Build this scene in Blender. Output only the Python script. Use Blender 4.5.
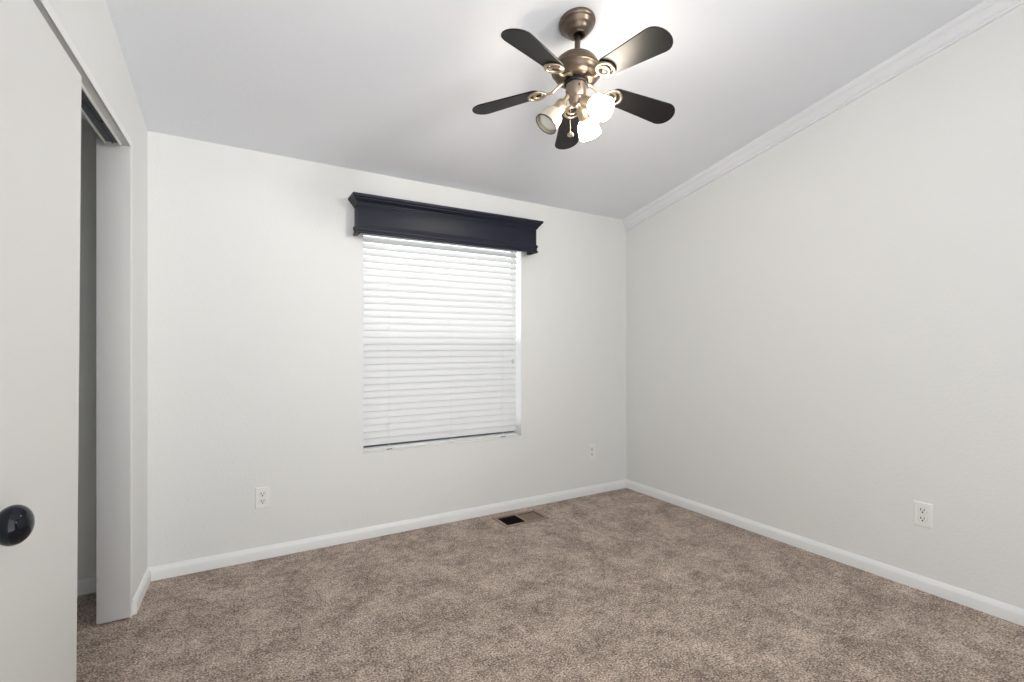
import bpy, bmesh, math, random
from mathutils import Vector, Matrix

for o in list(bpy.data.objects):
    bpy.data.objects.remove(o, do_unlink=True)
S = bpy.context.scene
COL = S.collection
PI = math.pi
R = math.radians

# ------------------------------------------------------------------ camera
cam_d = bpy.data.cameras.new('camera')
cam = bpy.data.objects.new('camera', cam_d)
COL.objects.link(cam)
cam.location = (0, 0, 1.15)
cam.rotation_euler = (R(90), 0, R(-30.128))
cam_d.sensor_fit = 'HORIZONTAL'
cam_d.sensor_width = 36.0
cam_d.lens = 484.0 / 1024 * 36.0
cam_d.shift_y = 5.0 / 1024
cam_d.clip_start = 0.02
cam_d.clip_end = 200
S.camera = cam

# ------------------------------------------------------------------ view, sky
S.view_settings.view_transform = 'Standard'
S.view_settings.look = 'None'
S.view_settings.gamma = 1
S.view_settings.use_curve_mapping = False
S.view_settings.exposure = 0.41

W = bpy.data.worlds.new('sky')
S.world = W
W.use_nodes = True
nt = W.node_tree
nt.nodes.clear()
wo = nt.nodes.new('ShaderNodeOutputWorld')
bg = nt.nodes.new('ShaderNodeBackground')
tc = nt.nodes.new('ShaderNodeTexCoord')
sp = nt.nodes.new('ShaderNodeSeparateXYZ')
rmp = nt.nodes.new('ShaderNodeValToRGB')
mp = nt.nodes.new('ShaderNodeMapRange')
mp.inputs[1].default_value = -1
mp.inputs[2].default_value = 1
rmp.color_ramp.elements[0].position = 0.44
rmp.color_ramp.elements[0].color = (1.32, 1.32, 1.34, 1)
rmp.color_ramp.elements[1].position = 0.53
rmp.color_ramp.elements[1].color = (0.965, 0.985, 1.0, 1)
SKY, SUNNY = 1.84, 1.85
nt.links.new(tc.outputs['Generated'], sp.inputs[0])
nt.links.new(sp.outputs['Z'], mp.inputs[0])
nt.links.new(mp.outputs[0], rmp.inputs[0])
# the side the window looks out on is the sunlit one
my = nt.nodes.new('ShaderNodeMapRange')
my.inputs[1].default_value = 0.0
my.inputs[2].default_value = 0.5
my.inputs[3].default_value = SKY
my.inputs[4].default_value = SKY * SUNNY
nt.links.new(sp.outputs['Y'], my.inputs[0])
nt.links.new(my.outputs[0], bg.inputs['Strength'])
nt.links.new(rmp.outputs[0], bg.inputs['Color'])
nt.links.new(bg.outputs[0], wo.inputs['Surface'])

# added area light, unseen behind the camera to the right, imitating daylight
dl = bpy.data.lights.new('added_area_light', 'AREA')
dl.shape = 'RECTANGLE'
dl.size = 0.40
dl.size_y = 0.50
dl.energy = 4.3
dl.spread = R(62)
dl.color = (1.0, 0.985, 0.96)
dlo = bpy.data.objects.new('added_area_light', dl)
COL.objects.link(dlo)
dlo.location = (2.30, -0.75, 2.20)
dlo.rotation_euler = (Vector((0.30, 2.95, 1.80)) - Vector(dlo.location)).to_track_quat('-Z', 'Y').to_euler()

# ------------------------------------------------------------------ materials
def pmat(name, col, rough=0.5, metal=0.0, bump=0.0, bscale=100.0, detail=2.0, coat=0.0, spec=0.5,
         emit=None, estr=0.0, vary=0.0, vscale=3.0):
    m = bpy.data.materials.new(name)
    m.use_nodes = True
    n = m.node_tree.nodes
    l = m.node_tree.links
    b = n['Principled BSDF']
    b.inputs['Base Color'].default_value = (*col, 1)
    b.inputs['Roughness'].default_value = rough
    b.inputs['Metallic'].default_value = metal
    b.inputs['Specular IOR Level'].default_value = spec
    b.inputs['Coat Weight'].default_value = coat
    if emit:
        b.inputs['Emission Color'].default_value = (*emit, 1)
        b.inputs['Emission Strength'].default_value = estr
    t = n.new('ShaderNodeTexCoord')
    if bump:
        nz = n.new('ShaderNodeTexNoise')
        nz.inputs['Scale'].default_value = bscale
        nz.inputs['Detail'].default_value = detail
        bp = n.new('ShaderNodeBump')
        bp.inputs['Strength'].default_value = bump
        bp.inputs['Distance'].default_value = 0.004
        l.new(t.outputs['Object'], nz.inputs['Vector'])
        l.new(nz.outputs['Fac'], bp.inputs['Height'])
        l.new(bp.outputs['Normal'], b.inputs['Normal'])
    if vary:
        n2 = n.new('ShaderNodeTexNoise')
        n2.inputs['Scale'].default_value = vscale
        n2.inputs['Detail'].default_value = 4
        mx = n.new('ShaderNodeMix')
        mx.data_type = 'RGBA'
        mx.inputs[6].default_value = (*[c * (1 - vary) for c in col], 1)
        mx.inputs[7].default_value = (*[min(1, c * (1 + vary)) for c in col], 1)
        l.new(t.outputs['Object'], n2.inputs['Vector'])
        l.new(n2.outputs['Fac'], mx.inputs[0])
        l.new(mx.outputs[2], b.inputs['Base Color'])
    return m

def carpet_mat():
    m = bpy.data.materials.new('carpet')
    m.use_nodes = True
    n = m.node_tree.nodes
    l = m.node_tree.links
    b = n['Principled BSDF']
    b.inputs['Roughness'].default_value = 0.95
    b.inputs['Specular IOR Level'].default_value = 0.1
    b.inputs['Sheen Weight'].default_value = 0.15
    t = n.new('ShaderNodeTexCoord')
    def noise(scale, det, rgh=0.5):
        q = n.new('ShaderNodeTexNoise')
        q.inputs['Scale'].default_value = scale
        q.inputs['Detail'].default_value = det
        q.inputs['Roughness'].default_value = rgh
        l.new(t.outputs['Object'], q.inputs['Vector'])
        return q
    fine = noise(135, 2, 0.75)
    mid = noise(30, 3, 0.6)
    big = noise(6.0, 4, 0.6)
    def scaled(q, k):
        a = n.new('ShaderNodeMath'); a.operation = 'SUBTRACT'; a.inputs[1].default_value = 0.5
        c = n.new('ShaderNodeMath'); c.operation = 'MULTIPLY'; c.inputs[1].default_value = k
        l.new(q.outputs['Fac'], a.inputs[0]); l.new(a.outputs[0], c.inputs[0])
        return c
    def add(x, y):
        a = n.new('ShaderNodeMath'); a.operation = 'ADD'
        l.new(x.outputs[0], a.inputs[0])
        if isinstance(y, float): a.inputs[1].default_value = y
        else: l.new(y.outputs[0], a.inputs[1])
        return a
    tot = add(add(add(scaled(fine, 3.0), scaled(mid, 0.9)), scaled(big, 1.0)), 0.5)
    rp = n.new('ShaderNodeValToRGB')
    e = rp.color_ramp.elements
    e[0].position = 0.05; e[0].color = (0.140, 0.102, 0.076, 1)
    e[1].position = 0.95; e[1].color = (0.82, 0.68, 0.585, 1)
    k = rp.color_ramp.elements.new(0.5); k.color = (0.42, 0.322, 0.258, 1)
    l.new(tot.outputs[0], rp.inputs[0])
    l.new(rp.outputs[0], b.inputs['Base Color'])
    bp = n.new('ShaderNodeBump')
    bp.inputs['Strength'].default_value = 0.8
    bp.inputs['Distance'].default_value = 0.012
    hs = add(scaled(fine, 1.0), scaled(mid, 0.6))
    l.new(hs.outputs[0], bp.inputs['Height'])
    l.new(bp.outputs['Normal'], b.inputs['Normal'])
    return m

def slat_mat():
    m = bpy.data.materials.new('blind_slat')
    m.use_nodes = True
    n = m.node_tree.nodes
    l = m.node_tree.links
    b = n['Principled BSDF']
    b.inputs['Base Color'].default_value = (0.86, 0.86, 0.86, 1)
    b.inputs['Roughness'].default_value = 0.45
    tr = n.new('ShaderNodeBsdfTranslucent')
    tr.inputs['Color'].default_value = (0.95, 0.945, 0.935, 1)
    mx = n.new('ShaderNodeMixShader')
    mx.inputs[0].default_value = 0.235
    l.new(b.outputs[0], mx.inputs[1])
    l.new(tr.outputs[0], mx.inputs[2])
    l.new(mx.outputs[0], n['Material Output'].inputs['Surface'])
    return m

def glass_mat():
    m = bpy.data.materials.new('window_glass')
    m.use_nodes = True
    n = m.node_tree.nodes
    l = m.node_tree.links
    n.remove(n['Principled BSDF'])
    tr = n.new('ShaderNodeBsdfTransparent')
    tr.inputs['Color'].default_value = (0.94, 0.96, 0.96, 1)
    gl = n.new('ShaderNodeBsdfGlossy')
    gl.inputs['Roughness'].default_value = 0.02
    fr = n.new('ShaderNodeFresnel')
    mx = n.new('ShaderNodeMixShader')
    l.new(fr.outputs[0], mx.inputs[0])
    l.new(tr.outputs[0], mx.inputs[1])
    l.new(gl.outputs[0], mx.inputs[2])
    l.new(mx.outputs[0], n['Material Output'].inputs['Surface'])
    return m

def screen_mat():
    m = bpy.data.materials.new('insect_screen')
    m.use_nodes = True
    n = m.node_tree.nodes
    l = m.node_tree.links
    b = n['Principled BSDF']
    b.inputs['Base Color'].default_value = (0.12, 0.12, 0.12, 1)
    tr = n.new('ShaderNodeBsdfTransparent')
    mx = n.new('ShaderNodeMixShader')
    mx.inputs[0].default_value = 0.26
    l.new(tr.outputs[0], mx.inputs[1])
    l.new(b.outputs[0], mx.inputs[2])
    l.new(mx.outputs[0], n['Material Output'].inputs['Surface'])
    return m

M = {}
M['wall'] = pmat('wall_paint', (0.797, 0.804, 0.788), 0.7, bump=0.25, bscale=75, detail=3, spec=0.25)
M['ceiling'] = pmat('ceiling_paint', (0.83, 0.85, 0.89), 0.8, bump=0.2, bscale=60, detail=3, spec=0.2)
M['crown'] = pmat('crown_paint', (0.82, 0.83, 0.85), 0.5)
M['trim'] = pmat('white_trim', (0.84, 0.85, 0.84), 0.4)
M['door'] = pmat('white_door', (0.80, 0.80, 0.78), 0.45, bump=0.03, bscale=20)
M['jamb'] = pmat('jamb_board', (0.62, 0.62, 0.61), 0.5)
M['carpet'] = carpet_mat()
M['slat'] = slat_mat()
M['blindrail'] = pmat('blind_rail', (0.76, 0.76, 0.75), 0.4)
M['cord'] = pmat('blind_cord', (0.92, 0.92, 0.92), 0.7)
M['plug'] = pmat('cord_plug', (0.16, 0.14, 0.12), 0.5)
M['clear'] = pmat('tassel_plastic', (0.72, 0.72, 0.72), 0.2)
M['navy'] = pmat('navy_paint', (0.0085, 0.0105, 0.023), 0.45, spec=0.28, bump=0.03, bscale=40, vary=0.15, vscale=6)
M['vinyl'] = pmat('bright_liner_white', (0.92, 0.92, 0.92), 0.3)
M['frame'] = pmat('window_frame', (0.16, 0.17, 0.18), 0.45)
M['glass'] = glass_mat()
M['screen'] = screen_mat()
M['plate'] = pmat('outlet_plastic', (0.86, 0.86, 0.84), 0.35)
M['gap'] = pmat('outlet_gap', (0.50, 0.50, 0.49), 0.6)
M['slot'] = pmat('outlet_slot', (0.03, 0.03, 0.03), 0.7)
M['screw'] = pmat('screw_paint', (0.80, 0.80, 0.78), 0.35)
M['vent'] = pmat('brown_register', (0.27, 0.20, 0.155), 0.5, metal=0.0)
M['louver'] = pmat('register_louver', (0.22, 0.155, 0.11), 0.5)
M['duct'] = pmat('duct_dark', (0.03, 0.022, 0.02), 0.8)
M['track'] = pmat('track_metal', (0.80, 0.80, 0.80), 0.4, metal=0.0)
M['trackdark'] = pmat('track_dark', (0.05, 0.06, 0.075), 0.5)
M['bronze'] = pmat('antique_bronze', (0.145, 0.112, 0.086), 0.34, metal=0.85, vary=0.2, vscale=12)
M['pewter'] = pmat('antique_pewter', (0.26, 0.21, 0.165), 0.34, metal=0.85)
M['brass'] = pmat('antique_brass', (0.50, 0.42, 0.31), 0.30, metal=0.95)
M['black'] = pmat('black_metal', (0.008, 0.008, 0.008), 0.5, spec=0.25)
M['blade'] = pmat('blade_black', (0.009, 0.008, 0.0085), 0.42, spec=0.36, bump=0.02, bscale=60)
M['shade'] = pmat('shade_nickel', (0.72, 0.67, 0.56), 0.28, metal=0.7)
M['litshade'] = pmat('shade_glowing', (0.9, 0.86, 0.78), 0.4, emit=(1.0, 0.90, 0.76), estr=40)
M['rim'] = pmat('shade_rim', (0.10, 0.08, 0.06), 0.4, metal=0.8)
M['bulbon'] = pmat('bulb_lit', (1, 1, 1), 0.3, emit=(1.0, 0.92, 0.80), estr=60)
M['bulboff'] = pmat('bulb_unlit', (0.88, 0.87, 0.82), 0.25)
M['knob'] = pmat('knob_navy', (0.003, 0.005, 0.010), 0.10, spec=0.35)

# ------------------------------------------------------------------ mesh helpers
def fin(name, bm, mat, parent=None, smooth=False, angle=35):
    bmesh.ops.recalc_face_normals(bm, faces=bm.faces[:])
    me = bpy.data.meshes.new(name)
    bm.to_mesh(me)
    bm.free()
    mats = mat if isinstance(mat, (list, tuple)) else [mat]
    for q in mats:
        me.materials.append(q)
    if smooth:
        for p in me.polygons:
            p.use_smooth = True
        try:
            me.set_sharp_from_angle(angle=R(angle))
        except Exception:
            pass
    o = bpy.data.objects.new(name, me)
    COL.objects.link(o)
    if parent:
        o.parent = parent
    return o

def box(bm, a, b, mi=0):
    x0, y0, z0 = a
    x1, y1, z1 = b
    v = [bm.verts.new(p) for p in ((x0, y0, z0), (x1, y0, z0), (x1, y1, z0), (x0, y1, z0),
                                   (x0, y0, z1), (x1, y0, z1), (x1, y1, z1), (x0, y1, z1))]
    fs = []
    for f in ((0, 3, 2, 1), (4, 5, 6, 7), (0, 1, 5, 4), (1, 2, 6, 5), (2, 3, 7, 6), (3, 0, 4, 7)):
        q = bm.faces.new([v[i] for i in f])
        q.material_index = mi
        fs.append(q)
    return v

def bbox(bm, a, b, r=0.002, seg=2):
    """box with bevelled edges"""
    v = box(bm, a, b)
    es = set()
    for p in v:
        es.update(p.link_edges)
    bmesh.ops.bevel(bm, geom=list(es), offset=r, segments=seg, profile=0.5, affect='EDGES')

def hexa(bm, pts):
    """8 corner points, bottom four then top four"""
    v = [bm.verts.new(p) for p in pts]
    for f in ((0, 3, 2, 1), (4, 5, 6, 7), (0, 1, 5, 4), (1, 2, 6, 5), (2, 3, 7, 6), (3, 0, 4, 7)):
        bm.faces.new([v[i] for i in f])

def sweep(bm, rings, close=True, caps=True):
    """rings: list of equally long closed outlines"""
    vs = [[bm.verts.new(p) for p in r] for r in rings]
    n = len(vs[0])
    for i in range(len(vs) - 1):
        for k in range(n if close else n - 1):
            bm.faces.new((vs[i][k], vs[i][(k + 1) % n], vs[i + 1][(k + 1) % n], vs[i + 1][k]))
    if caps:
        bm.faces.new(vs[0])
        bm.faces.new(vs[-1])

def frame_of(d):
    d = Vector(d).normalized()
    u = Vector((0, 0, 1)) if abs(d.z) < 0.9 else Vector((1, 0, 0))
    a = d.cross(u).normalized()
    return a, a.cross(d).normalized(), d

def lathe(bm, prof, o=(0, 0, 0), axis=(0, 0, 1), n=40, mi=0, closed=False):
    """prof: (radius, distance along the axis)"""
    a, b, d = frame_of(axis)
    o = Vector(o)
    rings = []
    for r, h in prof:
        if r < 1e-6:
            rings.append([bm.verts.new(o + d * h)])
        else:
            rings.append([bm.verts.new(o + d * h + (a * math.cos(2 * PI * k / n) + b * math.sin(2 * PI * k / n)) * r)
                          for k in range(n)])
    pairs = list(zip(rings, rings[1:]))
    if closed:
        pairs.append((rings[-1], rings[0]))
    for p, q in pairs:
        for k in range(n):
            k2 = (k + 1) % n
            if len(p) == 1 and len(q) == 1:
                continue
            if len(p) == 1:
                f = bm.faces.new((p[0], q[k], q[k2]))
            elif len(q) == 1:
                f = bm.faces.new((p[k], p[k2], q[0]))
            else:
                f = bm.faces.new((p[k], p[k2], q[k2], q[k]))
            f.material_index = mi

def tube(bm, pts, rad, n=10, closed=False, flat=1.0):
    """round bar along pts; rad a number or a list"""
    pts = [Vector(p) for p in pts]
    m = len(pts)
    rr = rad if isinstance(rad, (list, tuple)) else [rad] * m
    rings = []
    for i, p in enumerate(pts):
        if closed:
            d = pts[(i + 1) % m] - pts[i - 1]
        else:
            d = pts[min(i + 1, m - 1)] - pts[max(i - 1, 0)]
        a, b, d = frame_of(d)
        rings.append([bm.verts.new(p + (a * math.cos(2 * PI * k / n) + b * flat * math.sin(2 * PI * k / n)) * rr[i])
                      for k in range(n)])
    for i in range(m if closed else m - 1):
        p, q = rings[i], rings[(i + 1) % m]
        for k in range(n):
            k2 = (k + 1) % n
            bm.faces.new((p[k], p[k2], q[k2], q[k]))
    if not closed:
        bm.faces.new(rings[0])
        bm.faces.new(rings[-1])

def thing(name, label, cat, loc=(0, 0, 0), group=None):
    o = bpy.data.objects.new(name, None)
    o.empty_display_size = 0.05
    COL.objects.link(o)
    o.location = loc
    o['label'] = label
    o['category'] = cat
    if group:
        o['group'] = group
    return o

def struct(name, bm, mat, **k):
    o = fin(name, bm, mat, **k)
    o['kind'] = 'structure'
    return o

# ------------------------------------------------------------------ room plan
YB = 2.945                                   # back wall
YN = -0.9                                    # where the modelled room ends behind the camera
def XL(y): return -0.354 - 0.036 * (YB - y)  # left wall face
def XR(y): return 2.7856 + 0.0182 * (YB - y) # right wall face
def ZC(x, y): return 2.2003 - 0.0099 * x + 0.2072 * (YB - y)  # vaulted ceiling
WT = 0.11
XC = -1.05                                   # rear of the closet
WX0, WX1, WZ0, WZ1 = 0.6826, 1.790, 0.510, 1.925
VX0, VX1, VY0, VY1 = 1.522, 1.824, 2.684, 2.840   # hole of the floor register
JY = 2.570                                   # closet jamb
DY0 = 0.62                                   # other end of the closet opening
HZ = 1.989                                   # closet head

# floor, with the hole of the register
bm = bmesh.new()
xs = [XC - 0.1, VX0, VX1, 2.95]
ys = [YN, VY0, VY1, YB + 0.02]
g = [[bm.verts.new((x, y, 0)) for y in ys] for x in xs]
for i in range(3):
    for j in range(3):
        if (i, j) != (1, 1):
            bm.faces.new((g[i][j], g[i + 1][j], g[i + 1][j + 1], g[i][j + 1]))
r_ = bmesh.ops.extrude_face_region(bm, geom=bm.faces[:])
for v in r_['geom']:
    if isinstance(v, bmesh.types.BMVert):
        v.co.z -= 0.03
struct('floor', bm, M['carpet'])

# ceiling slab
bm = bmesh.new()
c4 = [(XC - 0.1, YN), (2.97, YN), (2.97, YB + 0.12), (XC - 0.1, YB + 0.12)]
hexa(bm, [(x, y, ZC(x, y)) for x, y in c4] + [(x, y, ZC(x, y) + 0.05) for x, y in c4])
struct('ceiling', bm, M['ceiling'])

# back wall with the window opening
bm = bmesh.new()
xs = [XC - 0.1, WX0, WX1, 2.95]
def colz(x): return [-0.03, WZ0, WZ1, ZC(x, YB) + 0.03]
fr = [[bm.verts.new((x, YB, z)) for z in colz(x)] for x in xs]
bk = [[bm.verts.new((x, YB + 0.15, z)) for z in colz(x)] for x in xs]
for i in range(3):
    for j in range(3):
        if (i, j) != (1, 1):
            bm.faces.new((fr[i][j], fr[i + 1][j], fr[i + 1][j + 1], fr[i][j + 1]))
            bm.faces.new((bk[i][j], bk[i][j + 1], bk[i + 1][j + 1], bk[i + 1][j]))
for (i, j), (k, l) in (((1, 1), (2, 1)), ((2, 1), (2, 2)), ((2, 2), (1, 2)), ((1, 2), (1, 1))):
    bm.faces.new((fr[i][j], fr[k][l], bk[k][l], bk[i][j]))
ring = [(i, 0) for i in range(4)] + [(3, j) for j in range(1, 4)] + [(i, 3) for i in (2, 1, 0)] + [(0, j) for j in (2, 1)]
for q in range(len(ring)):
    (i, j), (k, l) = ring[q], ring[(q + 1) % len(ring)]
    bm.faces.new((fr[i][j], fr[k][l], bk[k][l], bk[i][j]))
struct('wall_back', bm, M['wall'])

# right wall
bm = bmesh.new()
pl = [(XR(YN), YN), (XR(YN) + 0.1, YN), (XR(YB) + 0.1, YB), (XR(YB), YB)]
hexa(bm, [(x, y, -0.03) for x, y in pl] + [(x, y, ZC(x, y) + 0.02) for x, y in pl])
struct('wall_right', bm, M['wall'])

# unseen rear wall piece, added to shade the right wall; the room opens beside it
bm = bmesh.new()
pl = [(1.55, YN - 0.1), (XR(YN) + 0.1, YN - 0.1), (XR(YN) + 0.1, YN), (1.55, YN)]
hexa(bm, [(x, y, -0.03) for x, y in pl] + [(x, y, ZC(x, y) + 0.02) for x, y in pl])
struct('wall_rear_light_block', bm, M['wall'])

# left wall: return beside the corner, header over the closet, rest behind the camera
bm = bmesh.new()
def lwall(y0, y1, z0, z1=None):
    p = [(XL(y0) - WT, y0), (XL(y0), y0), (XL(y1), y1), (XL(y1) - WT, y1)]
    hexa(bm, [(x, y, z0) for x, y in p] + [(x, y, ZC(x, y) + 0.02 if z1 is None else z1) for x, y in p])
lwall(JY + 0.016, YB, -0.03)
WT_FULL, WT = WT, 0.079
lwall(DY0, JY + 0.016, HZ + 0.016)
WT = WT_FULL
lwall(YN, DY0, -0.03)
struct('wall_left', bm, M['wall'])

# closet shell
bm = bmesh.new()
box(bm, (XC - 0.1, YN, -0.03), (XC, YB, 2.9))
box(bm, (XC, DY0 - 0.12, -0.03), (XL(DY0) - WT, DY0 - 0.02, 2.9))
struct('wall_closet', bm, M['wall'])

# jamb and head linings of the closet opening
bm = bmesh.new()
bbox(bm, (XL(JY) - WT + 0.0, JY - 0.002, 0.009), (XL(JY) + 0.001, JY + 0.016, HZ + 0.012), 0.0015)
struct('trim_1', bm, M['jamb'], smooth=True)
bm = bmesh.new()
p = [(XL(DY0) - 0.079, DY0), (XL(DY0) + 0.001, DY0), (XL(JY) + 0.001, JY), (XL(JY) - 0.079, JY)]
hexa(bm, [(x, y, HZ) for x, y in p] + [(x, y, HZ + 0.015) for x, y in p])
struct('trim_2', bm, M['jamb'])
# narrow casing strips on the wall face round the opening
bm = bmesh.new()
p = [(XL(JY) - 0.001, JY - 0.001), (XL(JY) + 0.003, JY - 0.001), (XL(JY + .03) + 0.003, JY + .03), (XL(JY + .03) - 0.001, JY + .03)]
hexa(bm, [(x, y, 0.004) for x, y in p] + [(x, y, HZ + 0.0) for x, y in p])
struct('trim_3', bm, M['trim'])
bm = bmesh.new()
p = [(XL(DY0) - 0.001, DY0), (XL(DY0) + 0.003, DY0), (XL(JY + .03) + 0.003, JY + .03), (XL(JY + .03) - 0.001, JY + .03)]
hexa(bm, [(x, y, HZ) for x, y in p] + [(x, y, HZ + 0.03) for x, y in p])
struct('trim_4', bm, M['trim'])

# baseboards
BP = [(0, 0), (0.015, 0), (0.0155, 0.044), (0.0135, 0.051), (0.009, 0.058), (0.006, 0.064), (0.003, 0.067), (0, 0.067)]
def baseboard(name, a, b, nrm, ends=(0, 0)):
    """profile swept from a to b; nrm points into the room; ends = miter per unit of depth"""
    bm = bmesh.new()
    a = Vector((*a, 0)); b = Vector((*b, 0)); n = Vector((*nrm, 0)).normalized()
    t = (b - a).normalized()
    sweep(bm, [[a + n * d + t * d * ends[0] + Vector((0, 0, z - 0.002)) for d, z in BP],
               [b + n * d - t * d * ends[1] + Vector((0, 0, z - 0.002)) for d, z in BP]])
    return struct(name, bm, M['trim'], smooth=True, angle=25)
baseboard('baseboard_back', (XL(YB), YB), (XR(YB), YB), (0, -1), (1, 1))
baseboard('baseboard_right', (XR(YB), YB), (XR(YN), YN), (-1, 0), (1, 0))
baseboard('baseboard_left', (XL(JY + .03), JY + .03), (XL(YB), YB), (1, 0), (0.5, 1))
baseboard('baseboard_closet', (XC, YB), (XL(YB) - WT, YB), (0, -1), (1, 0))

# crown moulding along the right wall, following the vault
CP = [(0, -0.083), (0.009, -0.083), (0.011, -0.080), (0.011, -0.074), (0.007, -0.071), (0.013, -0.066), (0.015, -0.062), (0.012, -0.058), (0.019, -0.048), (0.026, -0.038),
      (0.034, -0.030), (0.031, -0.026), (0.040, -0.020), (0.045, -0.014), (0.046, 0.004), (0, 0.004)]
bm = bmesh.new()
rings = []
for y in (YB, YN):
    x = XR(y)
    rings.append([(x - d, y, ZC(x, y) + z + 0.0099 * 0) for d, z in CP])
sweep(bm, rings)
struct('trim_5', bm, M['crown'], smooth=True, angle=12)

# ------------------------------------------------------------------ window
bm = bmesh.new()
y0, y1 = YB + 0.115, YB + 0.148
fw_ = 0.009
box(bm, (WX0, y0, WZ0), (WX0 + fw_, y1, WZ1))
box(bm, (WX1 - fw_, y0, WZ0), (WX1, y1, WZ1))
box(bm, (WX0 + fw_, y0, WZ0), (WX1 - fw_, y1, WZ0 + 0.06))
box(bm, (WX0 + fw_, y0, WZ1 - fw_), (WX1 - fw_, y1, WZ1))
zm = 1.17
box(bm, (WX0 + fw_, y0, zm - 0.011), (WX1 - fw_, y1, zm + 0.011))
win = struct('window_1', bm, M['frame'])
bm = bmesh.new()
box(bm, (WX0 + fw_, y0 + 0.014, WZ0 + 0.06), (WX1 - fw_, y0 + 0.018, zm - 0.011))
box(bm, (WX0 + fw_, y0 + 0.014, zm + 0.011), (WX1 - fw_, y0 + 0.018, WZ1 - fw_))
fin('pane', bm, M['glass'], win)
bm = bmesh.new()
box(bm, (WX0 + fw_ - 0.004, y1 - 0.003, WZ0 + 0.05), (WX1 - fw_ + 0.004, y1 - 0.0015, zm))
fin('insect_screen', bm, M['screen'], win)
bm = bmesh.new()
box(bm, (WX1 - 0.004, YB + 0.001, WZ0 + 0.003), (WX1 - 0.0005, YB + 0.114, WZ1 - 0.001))  # white board added to brighten the right reveal like leaking daylight
fin('bright_side_liner', bm, M['vinyl'], win)
# white sill board in the opening
bm = bmesh.new()
bbox(bm, (WX0 + 0.001, YB - 0.004, WZ0 - 0.004), (WX1 - 0.001, YB + 0.114, WZ0 + 0.003), 0.002)
fin('window_sill', bm, M['trim'], win, smooth=True)

# ------------------------------------------------------------------ horizontal blind
BX0, BX1 = WX0 + 0.0015, WX1 - 0.027
BYC = YB + 0.034
blind = thing('window_blind', 'closed white horizontal slat blind in the window under the navy cornice', 'blind',
              ((BX0 + BX1) / 2, BYC, WZ1 - 0.06))
bl = blind.location.copy()
def bpart(name, bm, mat, **k):
    bmesh.ops.translate(bm, verts=bm.verts[:], vec=-bl)
    return fin(name, bm, mat, blind, **k)
bm = bmesh.new()
bbox(bm, (BX0, BYC - 0.028, WZ1 - 0.055), (BX1, BYC + 0.028, WZ1 - 0.002), 0.003)
bpart('headrail', bm, M['blindrail'], smooth=True)
PITCH = 0.0409
RAILZ = 0.526
tilt = R(58)
bm0 = bmesh.new()
prof = []
NS = 8
for k in range(NS + 1):
    s = -0.025 + 0.05 * k / NS
    prof.append((s, -0.0032 * (1 - (s / 0.025) ** 2)))
# slat: room edge down, crowned face towards the room
def slat_pt(s, h):
    d = Vector((0, -math.cos(tilt), -math.sin(tilt)))      # towards the room-side lower edge
    nrm = Vector((0, -math.sin(tilt), math.cos(tilt)))
    return d * s + nrm * h
outl = [slat_pt(s, h + 0.0012) for s, h in prof] + [slat_pt(s, h - 0.0012) for s, h in reversed(prof)]
sweep(bm0, [[Vector((-(BX1 - BX0) / 2, 0, 0)) + q for q in outl], [Vector(((BX1 - BX0) / 2, 0, 0)) + q for q in outl]])
slat0 = fin('slat', bm0, M['slat'], blind, smooth=True, angle=40)
zs = []
z = 0.549 + 0.0212
while z < WZ1 - 0.078:
    zs.append(z)
    z += PITCH
for i, z in enumerate(zs):
    o = slat0 if i == 0 else slat0.copy()
    if i:
        COL.objects.link(o)
        o.parent = blind
    o.location = (0, 0, z - bl.z)
bm = bmesh.new()
bbox(bm, (BX0 + 0.001, BYC - 0.026, RAILZ - 0.0125), (BX1 - 0.001, BYC + 0.026, RAILZ + 0.005), 0.004)
bpart('bottom_rail', bm, M['blindrail'], smooth=True)
lad = (0.842, 1.255, 1.642)
for j, x in enumerate(lad):
    bm = bmesh.new()
    yf = BYC - 0.0135
    pts = []
    for i, z in enumerate(zs):
        pts.append((x, yf - 0.002, z + 0.0205))
        pts.append((x, yf - 0.0010, z))
    pts.insert(0, (x, BYC - 0.0275, RAILZ + 0.0))
    pts = [pts[0]] + sorted(pts[1:], key=lambda p: p[2])
    pts = [(x, BYC - 0.0275, RAILZ - 0.010), (x, BYC - 0.0275, RAILZ + 0.008)] + [(x, BYC - 0.0168, z - 0.020) for z in zs] + [(x, BYC - 0.015, WZ1 - 0.05)]
    for dx in ((-0.004, 0.004) if j != 1 else (0.0,)):
        tube(bm, [(p[0] + dx, p[1], p[2]) for p in pts], 0.0007 if j != 1 else 0.0008, 6)
    if j != 1:
        for z in zs:
            tube(bm, [(x - 0.004, BYC - 0.0165, z - 0.019), (x + 0.004, BYC - 0.0165, z - 0.019)], 0.0011, 5)
    bpart('ladder_cord', bm, M['cord'])
    bm = bmesh.new()
    bbox(bm, (x - 0.017, BYC - 0.0305, RAILZ - 0.0115), (x + 0.017, BYC - 0.0255, RAILZ - 0.006), 0.0015)
    bpart('cord_plug', bm, M['plug'] if j != 1 else M['clear'], smooth=True)
# lift cord with its tassel at the right
cx = 1.722
bm = bmesh.new()
for dx in (-0.002, 0.002):
    tube(bm, [(cx + dx, BYC - 0.030, WZ1 - 0.05), (cx, BYC - 0.030, 1.060)], 0.0010, 6)
lc = bpart('lift_cord', bm, M['cord'])
bm = bmesh.new()
lathe(bm, [(0, 0.0), (0.002, 0.0), (0.004, -0.008), (0.0065, -0.026), (0.0065, -0.032), (0, -0.034)],
      (cx, BYC - 0.030, 1.062), n=16)
bmesh.ops.translate(bm, verts=bm.verts[:], vec=-bl)
fin('tassel', bm, M['clear'], lc, smooth=True)

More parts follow.
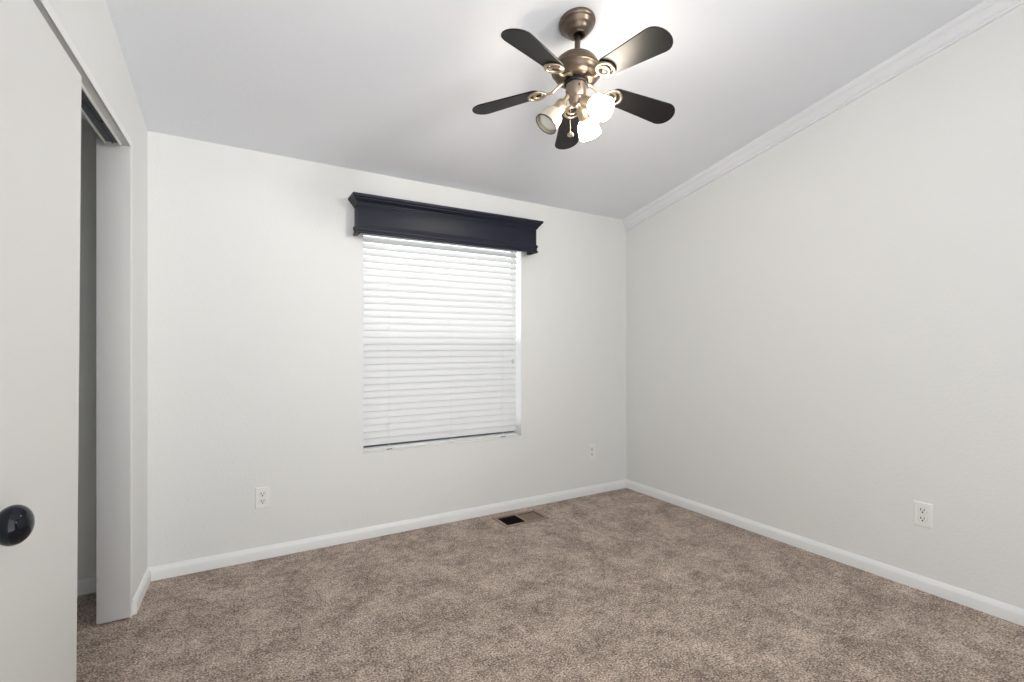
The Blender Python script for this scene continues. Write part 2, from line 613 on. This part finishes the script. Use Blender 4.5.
# ------------------------------------------------------------------ navy cornice over the window
NX0, NX1 = 0.631, 1.849          # box faces
NP = 0.099                       # box projection
VZB, VZC, VZT = 1.801, 1.965, 2.0205
cor = thing('window_cornice', 'dark navy wooden cornice box with crown moulding above the window blind', 'valance',
            ((NX0 + NX1) / 2, YB, VZB))
cl = cor.location.copy()
def cpart(name, bm, **k):
    bmesh.ops.translate(bm, verts=bm.verts[:], vec=-cl)
    return fin(name, bm, M['navy'], cor, **k)
bm = bmesh.new()
bbox(bm, (NX0, YB - NP, VZB + 0.03), (NX1, YB - NP + 0.018, VZT - 0.01), 0.001)
cpart('front_board', bm, smooth=True)
for xa, xb in ((NX0, NX0 + 0.018), (NX1 - 0.018, NX1)):
    bm = bmesh.new()
    bbox(bm, (xa, YB - NP + 0.018, VZB + 0.002), (xb, YB, VZT - 0.01), 0.001)
    cpart('end_board', bm, smooth=True)
bm = bmesh.new()
box(bm, (NX0 + 0.018, YB - NP + 0.018, VZT - 0.03), (NX1 - 0.018, YB, VZT - 0.012))
cpart('top_board', bm)
def wrap(prof):
    """profile (projection, z) mitred round left end, front, right end"""
    bm = bmesh.new()
    rings = [[(NX0 - d, YB, z) for d, z in prof], [(NX0 - d, YB - NP - d, z) for d, z in prof],
             [(NX1 + d, YB - NP - d, z) for d, z in prof], [(NX1 + d, YB, z) for d, z in prof]]
    sweep(bm, rings)
    return bm
crown = [(0, VZC), (0.004, VZC), (0.005, VZC + 0.005), (0.010, VZC + 0.008), (0.0105, VZC + 0.012), (0.015, VZC + 0.018),
         (0.021, VZC + 0.025), (0.026, VZC + 0.031), (0.0265, VZC + 0.035), (0.032, VZC + 0.038), (0.035, VZC + 0.043),
         (0.036, VZC + 0.048), (0.036, VZT), (0, VZT)]
cpart('crown_moulding', wrap(crown), smooth=True, angle=25)
base = [(-0.006, VZB), (0.006, VZB), (0.009, VZB + 0.004), (0.009, VZB + 0.010), (0.005, VZB + 0.014), (0.003, VZB + 0.022),
        (0.004, VZB + 0.032), (0.008, VZB + 0.040), (0.009, VZB + 0.047), (0.007, VZB + 0.051), (0.003, VZB + 0.052),
        (0.003, VZB + 0.056), (0, VZB + 0.057), (-0.006, VZB + 0.057)]
cpart('base_moulding', wrap(base), smooth=True, angle=25)

# ------------------------------------------------------------------ sliding closet door
DX = 0.004
DW0, DW1, DZT = 0.66, 1.936, 1.973
bm = bmesh.new()
def dpt(d, y, z):
    lean = 0.011 * (1.98 - z) / 1.7          # the foot of the door hangs a little outwards
    return (XL(y) - d - lean * 1.0, y, z)
hexa(bm, [dpt(DX + 0.016, DW0, 0.012), dpt(DX, DW0, 0.012), dpt(DX, DW1, 0.012), dpt(DX + 0.016, DW1, 0.012),
          dpt(DX + 0.016, DW0, DZT), dpt(DX, DW0, DZT), dpt(DX, DW1, DZT), dpt(DX + 0.016, DW1, DZT)])
bmesh.ops.bevel(bm, geom=bm.edges[:], offset=0.0012, segments=1, affect='EDGES')
door = struct('door_1', bm, M['door'])
KY, KZ = 1.372, 0.782
kx = dpt(DX, KY, KZ)[0]
bm = bmesh.new()
kp = [(0.0, 0.0), (0.020, 0.0), (0.021, 0.003), (0.016, 0.006), (0.012, 0.010)]
for k in range(1, 14):
    a = PI * (0.12 + 0.88 * k / 13)
    kp.append((0.041 * math.sin(a) if k < 13 else 0.0, 0.036 - 0.031 * math.cos(a)))
lathe(bm, kp, (kx, KY, KZ), (1, 0.04, 0), n=40)
fin('door_knob', bm, M['knob'], door, smooth=True, angle=50)

# double track screwed to the head of the closet opening
TY0, TY1 = DY0 + 0.02, JY - 0.028
trk = thing('closet_door_track', 'grey metal double sliding track under the closet header', 'track', (XL(TY1), TY1, HZ))
tl = trk.location.copy()
def tpart(name, spans, zb, zt, mat):
    bm = bmesh.new()
    for d0, d1 in spans:
        p = [(XL(TY0) - d1, TY0), (XL(TY0) - d0, TY0), (XL(TY1) - d0, TY1), (XL(TY1) - d1, TY1)]
        hexa(bm, [(x - tl.x, y - tl.y, zb - tl.z) for x, y in p] + [(x - tl.x, y - tl.y, zt - tl.z) for x, y in p])
    return fin(name, bm, mat, trk)
tpart('track_channel', [(0.026, 0.082)], HZ - 0.003, HZ, M['trackdark'])
for d in (0.024, 0.074):
    tpart('track_lip', [(d, d + 0.004)], HZ - 0.013, HZ, M['track'])
tpart('center_rib', [(0.050, 0.053)], HZ - 0.008, HZ - 0.003, M['trackdark'])
bm = bmesh.new()
lathe(bm, [(0, -0.004), (0.0035, -0.004), (0.0045, -0.001), (0.0045, 0)], (XL(2.32) - 0.040 - tl.x, 2.32 - tl.y, -0.003), n=12)
fin('screw', bm, M['slot'], trk, smooth=True)

# ------------------------------------------------------------------ power outlets
def outlet(loc, rz, label):
    t = thing('power_outlet', label, 'outlet', loc, 'white duplex outlets low on the walls')
    t.rotation_euler = (0, 0, rz)              # local -Y faces the room
    bm = bmesh.new()
    w, h = 0.0355, 0.0575
    sweep(bm, [[(-w, 0, -h), (w, 0, -h), (w, 0, h), (-w, 0, h)],
               [(-w, -0.002, -h), (w, -0.002, -h), (w, -0.002, h), (-w, -0.002, h)],
               [(-w + .004, -0.0065, -h + .004), (w - .004, -0.0065, -h + .004), (w - .004, -0.0065, h - .004), (-w + .004, -0.0065, h - .004)]])
    fin('cover_plate', bm, M['plate'], t)
    for s in (-1, 1):
        bm = bmesh.new()
        zc = s * 0.0195
        o2 = []
        for k in range(24):
            a = 2 * PI * k / 24
            o2.append((0.0168 * math.cos(a), max(-0.0128, min(0.0128, 0.0168 * math.sin(a)))))
        sweep(bm, [[(x, -0.006, z + zc) for x, z in o2], [(x, -0.0080, z + zc) for x, z in o2],
                   [(x * .95, -0.0085, z * .95 + zc) for x, z in o2]])
        sweep(bm, [[(x * 1.07, -0.0055, z * 1.09 + zc) for x, z in o2], [(x * 1.07, -0.0066, z * 1.09 + zc) for x, z in o2]])
        bm.faces.ensure_lookup_table()
        nf = len(o2)
        for f in bm.faces[-(nf + 2):]:
            f.material_index = 1
        r = fin('receptacle', bm, [M['plate'], M['gap']], t)
        bm = bmesh.new()
        box(bm, (-0.0084, -0.0090, zc - 0.0005), (-0.0046, -0.0083, zc + 0.0088))
        box(bm, (0.0046, -0.0090, zc + 0.0002), (0.0082, -0.0083, zc + 0.0082))
        lathe(bm, [(0, 0.0090), (0.0036, 0.0090), (0.0036, 0.0083)], (0, 0, zc - 0.0072), (0, -1, 0), n=12)
        fin('slot', bm, M['slot'], r)
    bm = bmesh.new()
    lathe(bm, [(0, 0.0078), (0.0022, 0.0078), (0.0032, 0.0066), (0.0032, 0.006)], (0, 0, 0), (0, -1, 0), n=12)
    fin('screw', bm, M['screw'], t, smooth=True)
    return t
outlet((0.147, YB, 0.330), 0, 'white wall outlet on the window wall, left of the window')
outlet((2.424, YB, 0.328), 0, 'white wall outlet on the window wall, right of the window near the corner')
outlet((XR(1.0) , 1.000, 0.356), -PI / 2 + math.atan(0.0182), 'white wall outlet on the bare right wall')

# ------------------------------------------------------------------ floor register
vent = thing('floor_register', 'brown metal heating register set into the carpet below the window', 'vent',
             ((VX0 + VX1) / 2, (VY0 + VY1) / 2, 0))
vl = vent.location.copy()
hx, hy = (VX1 - VX0) / 2, (VY1 - VY0) / 2
bm = bmesh.new()
fo = 0.016
for a, b in (((-hx - fo, -hy - fo), (hx + fo, -hy + 0.006)), ((-hx - fo, hy - 0.006), (hx + fo, hy + fo)),
             ((-hx - fo, -hy + 0.006), (-hx + 0.006, hy - 0.006)), ((hx - 0.006, -hy + 0.006), (hx + fo, hy - 0.006)),
             ((-0.008, -hy + 0.006), (0.008, hy - 0.006))):
    box(bm, (*a, 0.0), (*b, 0.004))
fin('register_frame', bm, M['vent'], vent)
bm = bmesh.new()
for k in range(9):
    x = -hx + 0.014 + k * (hx - 0.028) / 8
    hexa(bm, [(x + .006, -hy + .005, -.016), (x + .007, -hy + .005, -.016), (x + .007, hy - .005, -.016), (x + .006, hy - .005, -.016),
              (x, -hy + .005, -.001), (x + .001, -hy + .005, -.001), (x + .001, hy - .005, -.001), (x, hy - .005, -.001)])
fin('louver', bm, M['duct'], vent)
bm = bmesh.new()
for k in range(10):
    x = 0.012 + k * (hx - 0.022) / 9
    hexa(bm, [(x - .006, -hy + .005, -.008), (x - .005, -hy + .005, -.008), (x - .005, hy - .005, -.008), (x - .006, hy - .005, -.008),
              (x + .009, -hy + .005, -.001), (x + .010, -hy + .005, -.001), (x + .010, hy - .005, -.001), (x + .009, hy - .005, -.001)])
fin('louver', bm, M['louver'], vent)
bm = bmesh.new()
e = 0.0015
t_ = 0.004
box(bm, (-hx + e, -hy + e, -0.10), (hx - e, hy - e, -0.096))
box(bm, (-hx + e, -hy + e, -0.096), (-hx + e + t_, hy - e, -0.001))
box(bm, (hx - e - t_, -hy + e, -0.096), (hx - e, hy - e, -0.001))
box(bm, (-hx + e + t_, -hy + e, -0.096), (hx - e - t_, -hy + e + t_, -0.001))
box(bm, (-hx + e + t_, hy - e - t_, -0.096), (hx - e - t_, hy - e, -0.001))
fin('duct_box', bm, M['duct'], vent)

# ------------------------------------------------------------------ ceiling fan
FX, FY = 1.220, 1.575
FZ = ZC(FX, FY)
fan = thing('ceiling_fan', 'dark five-blade ceiling fan with three spotlights hanging from the vaulted ceiling', 'ceiling fan', (FX, FY, FZ))
def fz(z): return z - FZ
fn = Vector((0.0099, 0.2072, 1)).normalized()      # ceiling normal
bm = bmesh.new()
lathe(bm, [(0, 0), (0.070, 0), (0.074, 0.003), (0.075, 0.010), (0.072, 0.017), (0.067, 0.021), (0.064, 0.023), (0.061, 0.031),
           (0.053, 0.040), (0.048, 0.043), (0.045, 0.050), (0.036, 0.058), (0.029, 0.061), (0.027, 0.064), (0.020, 0.064), (0.018, 0.050), (0, 0.050)],
      (0, 0, 0), -fn, n=48)
can = fin('canopy', bm, M['bronze'], fan, smooth=True, angle=50)
bm = bmesh.new()
lathe(bm, [(0, 0.0), (0.0195, 0.0), (0.0165, 0.008), (0.0165, 0.0115), (0, 0.0115)], (0, 0, fz(2.428)) , (0, 0, -1), n=24)
fin('hanger_ball', bm, M['black'], fan, smooth=True)
bm = bmesh.new()
lathe(bm, [(0, fz(2.425)), (0.0115, fz(2.425)), (0.0115, fz(2.336)), (0.016, fz(2.334)), (0.016, fz(2.325)), (0, fz(2.325))], n=24)
fin('downrod', bm, M['bronze'], fan, smooth=True)
bm = bmesh.new()
mp_ = [(0, 2.331), (0.030, 2.330), (0.055, 2.325), (0.072, 2.317), (0.083, 2.306), (0.0885, 2.294), (0.0905, 2.280), (0.0915, 2.273), (0.1015, 2.272), (0.1035, 2.270), (0.1035, 2.264), (0.1015, 2.262), (0.0965, 2.2615),
       (0.0950, 2.256), (0.0925, 2.248), (0.086, 2.240), (0.076, 2.232), (0.060, 2.228), (0, 2.228)]
lathe(bm, [(r, fz(z)) for r, z in mp_], n=56)
fin('motor_housing', bm, M['bronze'], fan, smooth=True, angle=40)
bm = bmesh.new()
lathe(bm, [(0, fz(2.229)), (0.047, fz(2.229)), (0.049, fz(2.226)), (0.049, fz(2.213)), (0.046, fz(2.210)), (0, fz(2.210))], n=40)
fin('flywheel', bm, M['black'], fan, smooth=True)
bm = bmesh.new()
lathe(bm, [(0, fz(2.211)), (0.038, fz(2.211)), (0.041, fz(2.208)), (0.041, fz(2.165)), (0.037, fz(2.158)), (0.030, fz(2.152)), (0.027, fz(2.138)),
           (0.020, fz(2.128)), (0.008, fz(2.124)), (0, fz(2.118))], n=40)
sw = fin('switch_housing', bm, M['pewter'], fan, smooth=True)
for a in (R(-110), R(10), R(130)):
    bm = bmesh.new()
    d = Vector((math.cos(a), math.sin(a), 0))
    lathe(bm, [(0, 0.0435), (0.003, 0.0435), (0.004, 0.042), (0.004, 0.040)], (0, 0, fz(2.19)), d, n=10)
    fin('screw', bm, M['black'], sw, smooth=True)

BZ = 2.2035
BR0, BR1 = 0.150, 0.456
HW0, HW1 = 0.044, 0.059
PITCHB = R(-13)
PH = 3.538
def make_blade():
    bm = bmesh.new()
    top = []
    n = 12
    # outline: squared round root, slightly widening, full round tip
    for k in range(n + 1):                        # tip
        a = -PI / 2 + PI * k / n
        top.append((BR1 - 0.052 + 0.052 * math.cos(a), HW1 * math.sin(a) * (1 if abs(math.sin(a)) < 1 else 1)))
    for k in range(n + 1):                        # root
        a = PI / 2 + PI * k / n
        top.append((BR0 + 0.030 + 0.030 * math.cos(a), HW0 * math.copysign(abs(math.sin(a)) ** 0.75, math.sin(a))))
    rings = []
    for ins, z in ((0.0015, -0.003), (0, -0.0015), (0, 0.0015), (0.0015, 0.003)):
        ring = []
        for x, y in top:
            cxm = (BR0 + BR1) / 2
            ring.append((x - ins * (1 if x > cxm else -1), y - ins * (1 if y > 0 else -1) * (abs(y) > 1e-6), z))
        rings.append(ring)
    sweep(bm, rings)
    return bm
def make_bracket():
    bm = bmesh.new()
    # arm from the flywheel, then a double ring under the blade root
    tube(bm, [(0.046, 0, 0.014), (0.064, 0, 0.012), (0.080, 0, 0.004), (0.094, 0, -0.006), (0.106, 0, -0.011), (0.118, 0, -0.012), (0.132, 0, -0.010)],
         [0.008, 0.0075, 0.0065, 0.006, 0.006, 0.0058, 0.005], 10, flat=0.8)
    def ringv(cx_, rx, ry, r, z):
        tube(bm, [(cx_ + rx * math.cos(2 * PI * k / 32), ry * math.sin(2 * PI * k / 32), z) for k in range(32)], r, 8, closed=True, flat=1.0)
    ringv(0.166, 0.036, 0.035, 0.0056, -0.0085)
    ringv(0.154, 0.024, 0.023, 0.0048, -0.0085)
    return bm
blade0 = fin('blade', make_blade(), M['blade'], fan, smooth=True)
brk0 = fin('blade_bracket', make_bracket(), M['brass'], fan, smooth=True, angle=60)
scr0 = []
for x, y in ((0.2005, 0.0), (0.172, 0.034), (0.172, -0.034)):
    bm = bmesh.new()
    lathe(bm, [(0, 0.0155), (0.003, 0.0150), (0.0042, 0.0135), (0.0042, 0.010)], (x, y, 0), (0, 0, -1), n=10)
    scr0.append(fin('screw', bm, M['brass'], brk0, smooth=True))
DROOP = R(6.8)
tilt_m = Matrix.Translation((0, 0, fz(2.30))) @ Vector((0, 0, 1)).rotation_difference(Vector((0.066, 0.039, 1))).to_matrix().to_4x4() @ Matrix.Translation((0, 0, -fz(2.30)))
for k in range(5):
    if k == 0:
        b, q = blade0, brk0
    else:
        b, q = blade0.copy(), brk0.copy()
        COL.objects.link(b); COL.objects.link(q)
        b.parent = fan; q.parent = fan
        for w in scr0:
            s = w.copy(); COL.objects.link(s); s.parent = q
    a = PH + k * 2 * PI / 5
    hub = Matrix.Translation((0, 0, fz(BZ))) @ Matrix.Rotation(a, 4, 'Z')
    pv = Matrix.Translation((0.13, 0, 0)) @ Matrix.Rotation(DROOP, 4, 'Y') @ Matrix.Translation((-0.13, 0, 0))
    b.matrix_local = tilt_m @ hub @ pv @ Matrix.Rotation(PITCHB, 4, 'X')
    q.matrix_local = tilt_m @ hub @ pv @ Matrix.Rotation(PITCHB * 0.9, 4, 'X')

# the three spotlights
def spot(az, el, lit, off=0.0, oz=2.150):
    L = 0.135
    d = Vector((math.cos(R(az)) * math.cos(R(el)), math.sin(R(az)) * math.cos(R(el)), -math.sin(R(el))))
    o = Vector((off * math.cos(R(az)), off * math.sin(R(az)), fz(oz)))
    bm = bmesh.new()
    lathe(bm, [(0, -0.030), (0.010, -0.030), (0.011, 0.008), (0.020, 0.012), (0.0235, 0.018), (0.0245, 0.062), (0.023, 0.066), (0, 0.066)], o, d, n=28)
    sp_ = fin('spotlight', bm, M['brass'], fan, smooth=True, angle=45)
    bm = bmesh.new()
    lathe(bm, [(0.0240, 0.060), (0.026, 0.063), (0.032, 0.072), (0.039, 0.078), (0.042, 0.088), (0.047, L - 0.002), (0.047, L),
               (0.0445, L), (0.0395, 0.089), (0.036, 0.080), (0.029, 0.074), (0.020, 0.0665)], o, d, n=36, closed=True)
    fin('lamp_shade', bm, M['litshade'] if lit else M['shade'], sp_, smooth=True, angle=45)
    bm = bmesh.new()
    lathe(bm, [(0.0462, L - 0.003), (0.0482, L - 0.002), (0.0482, L + 0.0015), (0.0445, L + 0.0015), (0.0445, L - 0.001)], o, d, n=36, closed=True)
    fin('shade_rim', bm, M['brass'] if lit else M['rim'], sp_, smooth=True)
    bm = bmesh.new()
    lathe(bm, [(0, 0.067), (0.016, 0.068), (0.024, 0.078), (0.035, 0.095), (0.041, L - 0.016), (0.038, L - 0.010), (0.020, L - 0.006), (0, L - 0.005)], o, d, n=32)
    fin('bulb', bm, M['bulbon'] if lit else M['bulboff'], sp_, smooth=True, angle=60)
spot(165, 56, False, 0.048, 2.136)
spot(290, 34, True, 0.026, 2.138)
spot(25, 40, True, 0.040, 2.147)
# pull chain
px_, py_ = -0.024, 0.010
bm = bmesh.new()
tube(bm, [(px_ * 0.9, py_ * .9, fz(2.165)), (px_ * 1.05, py_ * 1.05, fz(2.145)), (px_ * 1.05, py_ * 1.05, fz(2.02))], 0.0011, 6)
z = 2.14
while z > 2.02:
    bmesh.ops.create_icosphere(bm, subdivisions=1, radius=0.0018, matrix=Matrix.Translation((px_ * 1.05, py_ * 1.05, fz(z))))
    z -= 0.0045
ch = fin('pull_chain', bm, M['brass'], fan, smooth=True)
bm = bmesh.new()
lathe(bm, [(0, 0.003), (0.003, 0.002), (0.004, -0.003), (0.011, -0.007), (0.0135, -0.012), (0.011, -0.017), (0, -0.019)],
      (px_ * 1.05, py_ * 1.05, fz(2.022)), n=16)
fin('chain_fob', bm, M['brass'], ch, smooth=True)

# the fan hangs slightly out of plumb below its ball joint
for o in list(fan.children):
    if o.name.split('.')[0] in ('motor_housing', 'flywheel', 'switch_housing', 'downrod', 'spotlight'):
        o.matrix_local = tilt_m @ o.matrix_local
